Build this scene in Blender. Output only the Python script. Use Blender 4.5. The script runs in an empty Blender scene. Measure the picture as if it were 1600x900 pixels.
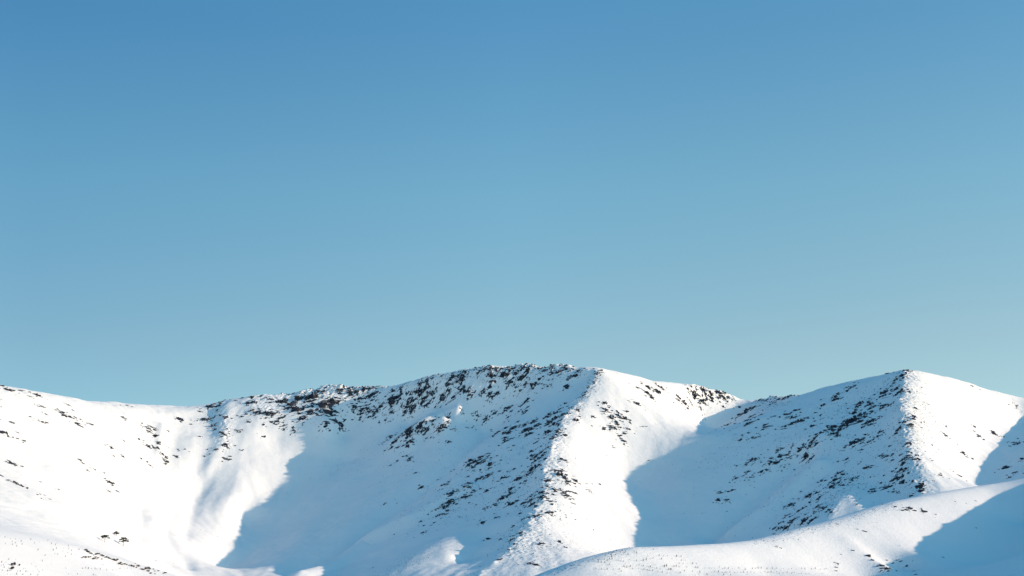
import bpy, bmesh, math, random
import numpy as np
from mathutils import Vector, Matrix
random.seed(7); rng = np.random.default_rng(11)
C = bpy.context.scene.collection
sc = bpy.context.scene

# ------------------------------------------------------------------ camera
F = 2200.0; CAMZ = 2.0
PITCH = math.atan(550 / F)
cp, sp = math.cos(PITCH), math.sin(PITCH)
cam_d = bpy.data.cameras.new('camera'); cam = bpy.data.objects.new('camera', cam_d); C.objects.link(cam)
cam.location = (0, 0, CAMZ); cam.rotation_euler = (math.pi / 2 + PITCH, 0, 0)
cam_d.sensor_width = 36; cam_d.lens = 36 * F / 1600; cam_d.clip_start = 1; cam_d.clip_end = 60000
sc.camera = cam

def ray(px, py):
    xc = (np.asarray(px, float) - 800) / F; yc = (450 - np.asarray(py, float)) / F
    y = cp - yc * sp
    return np.stack([xc / y, np.ones_like(y), (sp + yc * cp) / y], -1)

def at(px, py, Y):
    d = ray(px, py) * np.asarray(Y, float)[..., None]
    d[..., 2] += CAMZ
    return d

# ------------------------------------------------------------------ sun
AZ = math.radians(10.0); EL = math.radians(15.4)
SUN = np.array([math.cos(EL) * math.cos(AZ), -math.cos(EL) * math.sin(AZ), math.sin(EL)])
CAMP = np.array([0, 0, CAMZ])

def dense(poly, step=25.0):
    p = np.array(poly, float); w = at(p[:, 0], p[:, 1], p[:, 2])
    out = []
    for a, b in zip(w[:-1], w[1:]):
        n = max(1, int(np.linalg.norm(b - a) / step))
        for i in range(n): out.append(a + (b - a) * i / n)
    out.append(w[-1]); return np.array(out)

# ------------------------------------------------------------------ the ridges and valleys that shape the range
SKY_L = [(-300,552,2780),(-100,585,2850),(0,601,2900),(60,612,2960),(130,624,3060),(200,630,3160),(260,637,3260),(300,634,3260),(330,630,3240),
         (380,621,3230),(420,619,3230),(480,612,3240),(520,606,3220),(600,605,3180),(640,600,3130),(680,596,3090),(720,586,3060),
         (770,580.5,3030),(820,578,3010),(880,577,2980),(935,578,2920)]
SKY_C = [(935,578,2920),(965,582,2950),(1000,591,2990),(1060,603,3050),(1120,612,3100),(1165,626,3130)]
SKY_R = [(1165,626,3130),(1200,622,3080),(1250,621,3000),(1300,606,2900),(1350,591,2800),(1415,577,2700)]
SKY_E = [(1415,577,2700),(1440,579,2710),(1480,589,2740),(1540,607,2790),(1600,620,2820),(1680,628,2830),(1780,600,2760)]
CR = [(935,578,2920),(925,605,2860),(905,628,2800),(888,642,2760),(875,665,2700),(866,685,2650),(862,700,2600),(850,722,2540),(848,745,2460),
      (850,765,2410),(845,790,2350),(835,808,2310),(815,830,2250),(797,860,2180),(770,885,2120),(740,910,2060),(700,950,1980)]
RR = [(1415,577,2700),(1412,600,2620),(1408,625,2540),(1405,640,2480),(1412,660,2430),(1414,690,2370),(1418,725,2290),(1428,750,2240),
      (1440,775,2190),(1445,810,2120),(1430,860,2030),(1400,930,1900)]
OR_ = [(1780,600,2760),(1785,615,2600),(1790,640,2420),(1795,670,2300),(1800,700,2200),(1810,740,2110)]
FH = [(500,990,1120),(600,965,1150),(700,940,1180),(850,902,1230),(900,882,1250),(950,866,1275),(990,855.5,1300),(1080,852.5,1360),(1140,849.5,1400),
      (1200,842,1450),(1300,816,1540),(1400,786,1620),(1500,765,1700),(1600,747,1780),(1750,712,1880),(1850,684,1940)]
NR = [(1850,684,1940),(1850,682,1740),(1850,703,1590),(1850,736,1455),(1850,750,1405),(1850,780,1310),(1850,815,1190),(1850,838,1080),(1850,850,980)]
LH = [(-250,800,1500),(-100,822,1620),(0,838,1700),(60,846,1780),(120,857,1860),(180,872,1950),(230,885,2020),(270,897,2080),(330,918,2150)]

RIDGE_C = np.concatenate([dense(SKY_L[14:], 10), dense(CR, 10)])
RIDGE_R = np.concatenate([dense(SKY_R, 10), dense(RR, 10)])
RIDGE_O = dense(OR_, 10); RIDGE_N = dense(NR, 10)

def graze(px, py, ridge):
    """depth at which the sun ray over the ridge meets the sight line of (px,py)"""
    d = ray(px, py); n = np.cross(d, SUN)
    g = (ridge - CAMP) @ n
    best = None
    for i in np.nonzero(np.sign(g[:-1]) != np.sign(g[1:]))[0]:
        t = g[i] / (g[i] - g[i + 1]); R = ridge[i] + t * (ridge[i + 1] - ridge[i]) - CAMP
        A = np.stack([d, SUN], 1); s, *_ = np.linalg.lstsq(A, R, rcond=None)
        if s[1] > 5 and (best is None or s[0] < best): best = s[0]
    return best

pts = []; labs = []
LEFT, MID, RIGHT, OUTER, NEARHILL, LOWHILL = range(6)
def world(lst, lab): p = np.array(lst, float); pts.append(p); labs.append(np.full(len(p), lab))
def line(poly, lab, step=25.0): world(dense(poly, step), lab)
def add(lst, lab): a = np.array(lst, float); world(at(a[:, 0], a[:, 1], a[:, 2]), lab)
line(SKY_L[:13], LEFT); line(SKY_L[12:], MID); line(SKY_C, MID); line(SKY_R, RIGHT); line(SKY_E, RIGHT); line(CR, MID); line(RR, RIGHT)
line(OR_, OUTER); line(FH, NEARHILL); line(NR, NEARHILL); line(LH, LOWHILL)
def gpts(lst, ridge):
    out = []
    for px, py, off in lst:
        y = graze(px, py, ridge)
        if y is not None: out.append((px, py, y + off))
    return out
# edges of the cast shadows (offset 0) and the shaded faces behind them
line(gpts([(510,655,-4),(497,680,0),(482,708,0),(465,730,0),(452,745,0),(430,765,0),(405,790,0),(377,806,0),(375,830,0),(365,855,0),(325,893,0)], RIDGE_C), LEFT)
add(gpts([
    (535,680,40),(560,660,52),(640,660,60),(745,658,62),(800,630,50),(540,720,70),(620,720,80),(700,705,62),(780,690,55),
    (500,780,80),(580,780,95),(660,770,95),(740,750,75),(800,740,45),(460,830,70),(540,830,90),(620,820,80),(700,800,70),(780,790,40),
    (420,870,45),(500,880,70),(560,880,60),(760,840,30),(720,880,25),(790,840,12)], RIDGE_C), MID)
line(gpts([(908,598,20),(885,624,22),(862,652,24),(848,685,24),(834,722,22),(830,760,20),(824,792,16)], RIDGE_C), MID)
add(gpts([(684,833,20),(640,848,26),(600,870,32),(568,892,36), (722,654,26),(697,665,30),(668,683,30),(692,635,22),(655,654,24)], RIDGE_C), MID)
add(gpts([(1240,812,14),(1282,784,15),(1320,762,14)], RIDGE_R), RIGHT)
line(gpts([(702,838,-14),(660,858,-48),(620,880,-60),(590,900,-66)], RIDGE_C), MID)
add(gpts([(694,850,-42),(704,868,-26),(698,886,-28),(655,893,-62)], RIDGE_C), MID)
line(gpts([(718,639,-16),(692,647,-32),(664,660,-18),(640,673,0),(612,690,25)], RIDGE_C), MID)
line(gpts([(1150,640,0),(1120,655,0),(1100,664,0),(1108,679,0),(1060,700,0),(1010,725,0),(976,748,0),(978,770,0),(993,792,0),(996,815,0),(992,850,0),(985,880,0)], RIDGE_R), MID)
add(gpts([
    (1180,655,26),(1250,650,40),(1320,635,46),(1370,620,34),(1130,700,45),(1200,690,50),(1280,680,45),(1350,670,52),
    (1060,750,55),(1130,750,75),(1200,740,75),(1270,730,60),(1340,715,40),(1030,810,55),(1100,810,80),(1170,800,80),(1240,790,60),
    (1360,760,30),(1380,790,25),(1050,850,60),(1150,850,70),(1220,850,50)], RIDGE_R), RIGHT)
line(gpts([(1396,598,18),(1391,630,22),(1390,655,22),(1394,690,20),(1400,725,20),(1408,758,16)], RIDGE_R), RIGHT)
line(gpts([(1330,773,-6),(1305,788,-18),(1285,808,-18),(1265,828,-14)], RIDGE_R), RIGHT); add(gpts([(1334,790,-12),(1318,806,-16)], RIDGE_R), RIGHT)
line(gpts([(1600,657,0),(1575,680,0),(1560,695,0),(1545,715,0),(1530,740,0),(1524,760,0)], RIDGE_O), RIGHT)
add(gpts([(1620,700,30),(1680,680,30),(1740,660,20),(1600,740,40),(1700,740,40)], RIDGE_O), OUTER)
line(gpts([(1600,753,0),(1560,776,0),(1500,808,0),(1445,840,0),(1427,858,0),(1432,865,0),(1390,884,0),(1350,905,0)], RIDGE_N), NEARHILL)
# left slope, its gully and spur
line([(325,650,3170),(330,690,3050),(318,725,2980),(306,770,2890),(300,800,2780),(293,830,2660),(296,865,2520),(306,900,2400),(326,940,2320)], LEFT)
line([(385,632,3180),(392,672,3085),(388,719,3000),(374,767,2890),(352,810,2775),(337,837,2690),(320,876,2565)], LEFT)
add([(0,700,2560),(100,700,2700),(200,706,2860),(260,700,3000),(0,780,2230),(100,790,2350),(240,750,2800),(-150,700,2380),
     (60,815,2150),(150,842,2250),(215,858,2370),(258,876,2430),(-150,780,2060),(430,690,3080)], LEFT)
add([(0,880,1530),(100,890,1660),(200,905,1840),(-200,880,1350),(0,940,1350),(200,960,1550)], LOWHILL)
line([(380,905,2360),(440,930,2260),(520,950,2150)], MID)
add([(1300,900,1400),(1200,900,1343),(1100,900,1280),(1000,900,1250),(1400,900,1452),(1500,880,1500),(1600,900,1495),(1600,820,1640)], NEARHILL)
for off, dz in ((45, 11), (110, 30)):                   # the far side of the near hill
    b = dense(FH[3:14], 25); b[:, 0] -= off; b[:, 1] += off; b[:, 2] -= dz; world(b, NEARHILL)
world([(x, 1100, 26 + (8 if x > 300 else 0)) for x in range(-1400, 1600, 300)], NEARHILL)
world([(x, 700, 6) for x in range(-1400, 1600, 300)], NEARHILL)
world([(-200, 1900, 60), (-100, 1900, 60)], MID)
world([(150,1600,75),(300,1800,95)], MID); world([(500,2000,130),(720,2080,150)], RIGHT)
world([(1150,1800,180),(1500,1700,140)], OUTER)
# the far sides
for L_, lb in ((SKY_L[:13], LEFT), (SKY_L[13:], MID), (SKY_C, MID), (SKY_R, RIGHT), (SKY_E, RIGHT)):
    b = dense(L_, 60); b[:, 0] *= 1.1; b[:, 1] += 260; b[:, 2] -= 95; world(b, lb)
    b = dense(L_, 60); b[:, 0] *= 1.3; b[:, 1] += 900; b[:, 2] *= 0.35; world(b, lb)
world([(1700, y, 180 - abs(y - 2400) * .04) for y in range(1300, 3400, 200)], OUTER)
world([(-1700, y, 120 + (y - 1300) * .14) for y in range(1300, 3000, 200)], LEFT)
labs = np.concatenate(labs)
ctl = np.concatenate(pts)
# thin out near duplicates
key = np.round(ctl[:, :2] / 7.0).astype(int); _, idx = np.unique(key, axis=0, return_index=True); idx = np.sort(idx); ctl = ctl[idx]; labs = labs[idx]
S = 500.0
cx, cy, cz = ctl[:, 0] / S, ctl[:, 1] / S, ctl[:, 2]
n = len(ctl)
K = -np.sqrt((cx[:, None] - cx) ** 2 + (cy[:, None] - cy) ** 2 + 1e-5)
Pm = np.stack([np.ones(n), cx, cy], 1)
A = np.zeros((n + 3, n + 3)); A[:n, :n] = K - np.eye(n) * 2e-3; A[:n, n:] = Pm; A[n:, :n] = Pm.T
sol = np.linalg.solve(A, np.concatenate([cz, np.zeros(3)]))
def rbf(x, y):
    o = np.empty(x.size); xf = (x / S).ravel(); yf = (y / S).ravel()
    for i in range(0, x.size, 20000):
        s = slice(i, i + 20000)
        k = -np.sqrt((xf[s, None] - cx) ** 2 + (yf[s, None] - cy) ** 2 + 1e-5)
        o[s] = k @ sol[:n] + sol[n] + sol[n + 1] * xf[s] + sol[n + 2] * yf[s]
    return o.reshape(x.shape)

# ------------------------------------------------------------------ noise
def hash2(ix, iy, seed):
    h = (ix.astype(np.int64) * 374761393 + iy.astype(np.int64) * 668265263 + seed * 1442695041) & 0xFFFFFFFF
    h = ((h ^ (h >> 13)) * 1274126177) & 0xFFFFFFFF
    return (h ^ (h >> 16)) & 0xFFFFFFFF
def pnoise(x, y, seed=0):
    ix = np.floor(x); iy = np.floor(y); fx = x - ix; fy = y - iy
    u = fx * fx * fx * (fx * (fx * 6 - 15) + 10); v = fy * fy * fy * (fy * (fy * 6 - 15) + 10)
    def g(dx, dy):
        a = hash2(ix + dx, iy + dy, seed) * (2 * math.pi / 4294967296.0)
        return np.cos(a) * (fx - dx) + np.sin(a) * (fy - dy)
    a, b, c, d = g(0, 0), g(1, 0), g(0, 1), g(1, 1)
    return 1.5 * (a + u * (b - a) + v * (c - a + u * (a - b - c + d)))
def fbm(x, y, lam, octs, gain=.5, seed=0):
    o = 0; a = 1.0
    for i in range(octs):
        o = o + a * pnoise(x / lam + 17.3 * i, y / lam - 9.1 * i, seed + i); lam *= .5; a *= gain
    return o

# ------------------------------------------------------------------ height field, 2 m grid
X0, X1, Y0, Y1, ST = -1400., 1560., 1000., 3450., 2.0
CS = 8.0
gx = np.arange(X0 - 24, X1 + 25, CS); gy = np.arange(Y0 - 24, Y1 + 25, CS)
GX, GY = np.meshgrid(gx, gy)
Hc = rbf(GX, GY)
def blur(h, sig):
    r = int(sig * 3) + 1; k = np.exp(-.5 * (np.arange(-r, r + 1) / sig) ** 2); k /= k.sum()
    p = np.pad(h, ((r, r), (0, 0)), 'edge'); h = sum(k[i] * p[i:i + h.shape[0]] for i in range(2 * r + 1))
    p = np.pad(h, ((0, 0), (r, r)), 'edge'); return sum(k[i] * p[:, i:i + h.shape[1]] for i in range(2 * r + 1))
Hc = blur(Hc, 0.7)
def upsample(h, x, y):
    """bicubic (Catmull-Rom) sample of the coarse field on a grid"""
    def wts(f): return [(-f**3 + 2*f**2 - f)/2, (3*f**3 - 5*f**2 + 2)/2, (-3*f**3 + 4*f**2 + f)/2, (f**3 - f**2)/2]
    u = (x - gx[0]) / CS; i = np.floor(u).astype(int); wu = wts(u - i)
    v = (y - gy[0]) / CS; j = np.floor(v).astype(int); wv = wts(v - j)
    t = sum(wu[k][None, :] * h[:, np.clip(i + k - 1, 0, h.shape[1]-1)] for k in range(4))
    return sum(wv[k][:, None] * t[np.clip(j + k - 1, 0, h.shape[0]-1)] for k in range(4))
xs = np.arange(X0, X1 + .1, ST); ys = np.arange(Y0, Y1 + .1, ST)
XX, YY = np.meshgrid(xs, ys)
H0 = upsample(Hc, xs, ys)
def sample(x, y, h=None):
    h = H if h is None else h
    u = np.clip((np.asarray(x) - X0) / ST, 0, len(xs) - 1.001); v = np.clip((np.asarray(y) - Y0) / ST, 0, len(ys) - 1.001)
    i = u.astype(int); j = v.astype(int); fu = u - i; fv = v - j
    return (h[j, i] * (1 - fu) + h[j, i + 1] * fu) * (1 - fv) + (h[j + 1, i] * (1 - fu) + h[j + 1, i + 1] * fu) * fv
YM = np.arange(1005, 3440, 3.0)
def hit(px, py, h=None):
    """where the sight line of a pixel meets the land; a pixel just above the skyline slides down onto it"""
    px = np.asarray(px, float); py = np.asarray(py, float).copy(); out = np.full((len(px), 3), np.nan)
    todo = np.arange(len(px))
    for _ in range(14):
        if len(todo) == 0: break
        d = ray(px[todo], py[todo])
        zz = CAMZ + d[:, 2:3] * YM; hh = sample(d[:, 0:1] * YM, np.broadcast_to(YM, zz.shape), h)
        below = zz < hh; ok = below.any(1); k = below.argmax(1)
        Yh = YM[k]; t = todo[ok]
        out[t, 0] = d[ok, 0] * Yh[ok]; out[t, 1] = Yh[ok]
        todo = todo[~ok]; py[todo] += 1.5
    out[:, 2] = sample(out[:, 0], out[:, 1], h)
    return out

# ------------------------------------------------------------------ relief on the big shapes
def land_label(x, y):
    o = np.empty(len(x), int)
    for i in range(0, len(x), 4000):
        s_ = slice(i, i + 4000)
        o[s_] = labs[np.argmin((x[s_, None] - ctl[:, 0]) ** 2 + (y[s_, None] - ctl[:, 1]) ** 2, 1)]
    return o
QS = 8; BX, BY = np.meshgrid(xs[::QS] + QS * ST / 2, ys[::QS] + QS * ST / 2)
lab_c = land_label(BX.ravel(), BY.ravel()).reshape(BX.shape)
soft = blur(np.isin(lab_c, (NEARHILL, LOWHILL)).astype(float), 2.5)
def spread(a, q):                                      # coarse cell values to the 2 m grid, bilinear
    def ix(n, m): u = np.clip(np.arange(n) / q - .5, 0, m - 1.001); i = u.astype(int); return i, u - i
    j, fv = ix(len(ys), a.shape[0]); i, fu = ix(len(xs), a.shape[1])
    t = a[j] * (1 - fv)[:, None] + a[np.minimum(j + 1, a.shape[0] - 1)] * fv[:, None]
    return t[:, i] * (1 - fu) + t[:, np.minimum(i + 1, a.shape[1] - 1)] * fu
SOFT = spread(soft, QS)
def runnels():
    """noise drawn out down the fall line: the runnels and sluff tracks of a snow face"""
    h = blur(H0[::2, ::2], 4); gy_, gx_ = np.gradient(h); m = np.hypot(gx_, gy_) + 1e-3; gx_, gy_ = gx_ / m, gy_ / m
    nz = rng.normal(0, 1, h.shape); nz = blur(nz, .8) * 2 + blur(nz[::-1, ::-1], 2.6) * 6; acc = nz.copy(); J, I = np.mgrid[:h.shape[0], :h.shape[1]].astype(float)
    for sg in (1, -1):
        j, i = J.copy(), I.copy()
        for _ in range(14):
            a, b = np.clip(j.astype(int), 0, h.shape[0] - 1), np.clip(i.astype(int), 0, h.shape[1] - 1)
            j += sg * 1.4 * gy_[a, b]; i += sg * 1.4 * gx_[a, b]
            acc += nz[np.clip(np.rint(j).astype(int), 0, h.shape[0] - 1), np.clip(np.rint(i).astype(int), 0, h.shape[1] - 1)]
    return spread(blur(acc / acc.std(), .7), 2)
cw = hit([690, 640, 600], [850, 880, 900], H0); CALM = 1 - .9 * np.exp(-.5 * (np.minimum.reduce([np.hypot(XX - q[0], YY - q[1]) for q in cw]) / 50) ** 2)
gw = hit([395, 360, 330, 430], [720, 790, 850, 720], H0); MILD = 1 - .75 * np.exp(-.5 * (np.minimum.reduce([np.hypot(XX - q[0], YY - q[1]) for q in gw]) / 80) ** 2)
H = H0 + MILD * (2.4 * fbm(XX, YY, 170, 3, .45, 3) + 1.0 * fbm(XX, YY, 55, 3, .5, 13)) * (1 - .8 * SOFT) + .4 * fbm(XX, YY, 24, 4, .55, 9) * (1 - .5 * SOFT) + .6 * runnels() * (1 - .7 * SOFT) * CALM
def seg_dist(x, y, pl):
    best = np.full(x.shape, 1e9)
    for a, b in zip(pl[:-1], pl[1:]):
        d = b - a; t = np.clip(((x - a[0]) * d[0] + (y - a[1]) * d[1]) / (d @ d + 1e-9), 0, 1)
        best = np.minimum(best, np.hypot(x - a[0] - t * d[0], y - a[1] - t * d[1]))
    return best
def stroke(poly, amp, width, rough=None):
    """a rib (amp > 0) or runnel (amp < 0) along a line of the slope; rough = (wavelength, height) of broken ground on it"""
    w = hit([p[0] for p in poly], [p[1] for p in poly], H0)[:, :2]; w = w[~np.isnan(w[:, 0])]
    r = width * 3
    i0, i1 = np.searchsorted(xs, [w[:, 0].min() - r, w[:, 0].max() + r]); j0, j1 = np.searchsorted(ys, [w[:, 1].min() - r, w[:, 1].max() + r])
    x, y = XX[j0:j1, i0:i1], YY[j0:j1, i0:i1]
    g = np.exp(-.5 * (seg_dist(x, y, w) / width) ** 2)
    d = amp * g
    if rough:
        q = 1 - 2.2 * np.abs(fbm(x * .8 + y * .3, y * 1.1 - x * .25, rough[0], 4, .62, 21)); d = d + g * rough[1] * .6 * q
    H[j0:j1, i0:i1] += d
for p, a, wd in (
    ([(765,665),(690,735),(610,795),(545,850),(480,890)], -17, 26), ([(720,770),(640,815),(560,850),(470,905)], 14, 18),
    ([(560,740),(480,830),(420,890)], 3.5, 22), ([(462,745),(400,830),(345,885)], 2.5, 14), ([(600,700),(540,770),(500,820)], -3, 25),
    ([(1245,715),(1180,775),(1122,830)], -17, 22), ([(1275,735),(1190,805),(1145,828)], 13, 15), ([(1150,690),(1080,780),(1055,830)], 3, 30),
    ([(215,790),(222,820),(216,845)], -2.2, 9), ([(270,770),(255,830),(290,880)], -6, 12), ([(200,640),(240,650),(300,640)], 2, 15),
    ([(300,690),(270,760),(240,830)], 5, 16), ([(330,740),(306,780),(290,835),(292,870),(303,897)], -2.5, 9), ([(150,730),(220,800),(250,840)], -4, 18), ([(60,700),(130,770),(180,830)], 1.5, 30),
    ([(355,640),(348,690),(325,740)], 7, 13), ([(255,668),(250,700),(246,720)], 5, 8), ([(1440,640),(1470,690),(1490,730)], -2, 22),
    ([(1330,850),(1370,880),(1390,895)], 2.0, 9), ([(900,690),(940,760),(960,800)], 2.5, 22), ([(950,660),(985,700)], -2, 20),
    ([(660,660),(690,649),(712,643)], 5, 9), ([(640,672),(610,690)], 4, 10)):
    stroke(p, a, wd)
for p, a, wd in (([(660,597),(690,593)], 5, 8), ([(735,582),(765,578)], 3, 8), ([(812,574),(832,573)], 6, 8), ([(866,573.5),(888,574)], 6, 8), ([(472,615),(483,613)], 5, 7),
                 ([(505,609),(532,607)], 6, 8), ([(395,621),(412,620)], 3, 7), ([(1085,608),(1102,610)], 4, 7), ([(1125,614),(1145,620)], 4, 7), ([(1205,623),(1240,622)], 5, 8)):
    stroke(p, a, wd, (14, 2.5))                        # crags and notches of the skyline
for p, wd, lam, amp in (
    ([(690,850),(640,880),(600,900)], 30, 8, .15), ([(830,830),(850,860),(800,890),(760,900)], 45, 8, .5), ([(900,830),(870,880)], 35, 9, .5),
    ([(935,580),(905,628),(868,680)], 16, 8, 1.4), ([(868,680),(850,745),(840,800),(800,860)], 22, 10, 2.2),
    ([(1415,580),(1412,640),(1414,690),(1430,770)], 20, 9, 1.9), ([(1435,620),(1450,650)], 40, 7, .8), ([(1560,650),(1590,640)], 40, 7, .6),
    ([(440,618),(500,615),(560,612),(600,608)], 22, 14, 3.5), ([(400,625),(420,640)], 16, 12, 2.5), ([(640,602),(700,590),(760,578),(820,576),(880,577)], 22, 12, 2.0),
    ([(640,620),(720,605),(790,595)], 25, 12, 2.0), ([(1080,612),(1140,618)], 16, 10, 3.0), ([(1170,630),(1240,628)], 14, 9, 2.2),
    ([(1270,640),(1330,650),(1370,620)], 30, 10, 1.6), ([(330,632),(350,660),(352,700)], 14, 9, 2.0), ([(1230,825),(1290,800),(1330,750)], 14, 9, 2.0),
    ([(1180,850),(1300,820),(1400,788)], 10, 5, .5), ([(880,890),(950,868),(990,858)], 12, 5, .5), ([(650,670),(700,650)], 12, 8, 1.5)):
    stroke(p, 0, wd, (lam, amp))

def knobs(ridge, step, amp, seed):
    """boulders and cornices that notch a crest, so that the shadow it throws has a ragged edge"""
    r = np.random.default_rng(seed); s_ = r.uniform(0, step)
    L_ = np.concatenate([[0], np.cumsum(np.linalg.norm(np.diff(ridge[:, :2], axis=0), axis=1))])
    while s_ < L_[-1]:
        x, y = np.interp(s_, L_, ridge[:, 0]) + r.normal(0, 3), np.interp(s_, L_, ridge[:, 1]) + r.normal(0, 3)
        a, wd = amp * r.uniform(.15, 1) ** 1.5, r.uniform(2.5, 6)
        i0, i1 = np.searchsorted(xs, [x - 22, x + 22]); j0, j1 = np.searchsorted(ys, [y - 22, y + 22])
        if i1 > i0 and j1 > j0:
            H[j0:j1, i0:i1] += a * np.exp(-np.hypot((XX[j0:j1, i0:i1] - x) / wd, (YY[j0:j1, i0:i1] - y) / wd * .8) ** 1.3)
        s_ += step * r.uniform(.4, 1.6)
knobs(dense(CR[2:], 10), 15, 4.5, 1); knobs(dense(RR, 10), 15, 4.5, 2); knobs(RIDGE_O, 18, 4.5, 3); knobs(RIDGE_N, 22, 3.0, 4)
knobs(dense(SKY_L[11:], 10), 14, 2.6, 5); knobs(dense(SKY_C[3:] + SKY_R[1:4], 10), 12, 2.4, 7); knobs(dense(SKY_L[8:12], 10), 16, 2.0, 6); knobs(dense(SKY_L[13:20], 10), 30, 5.0, 8)

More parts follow.
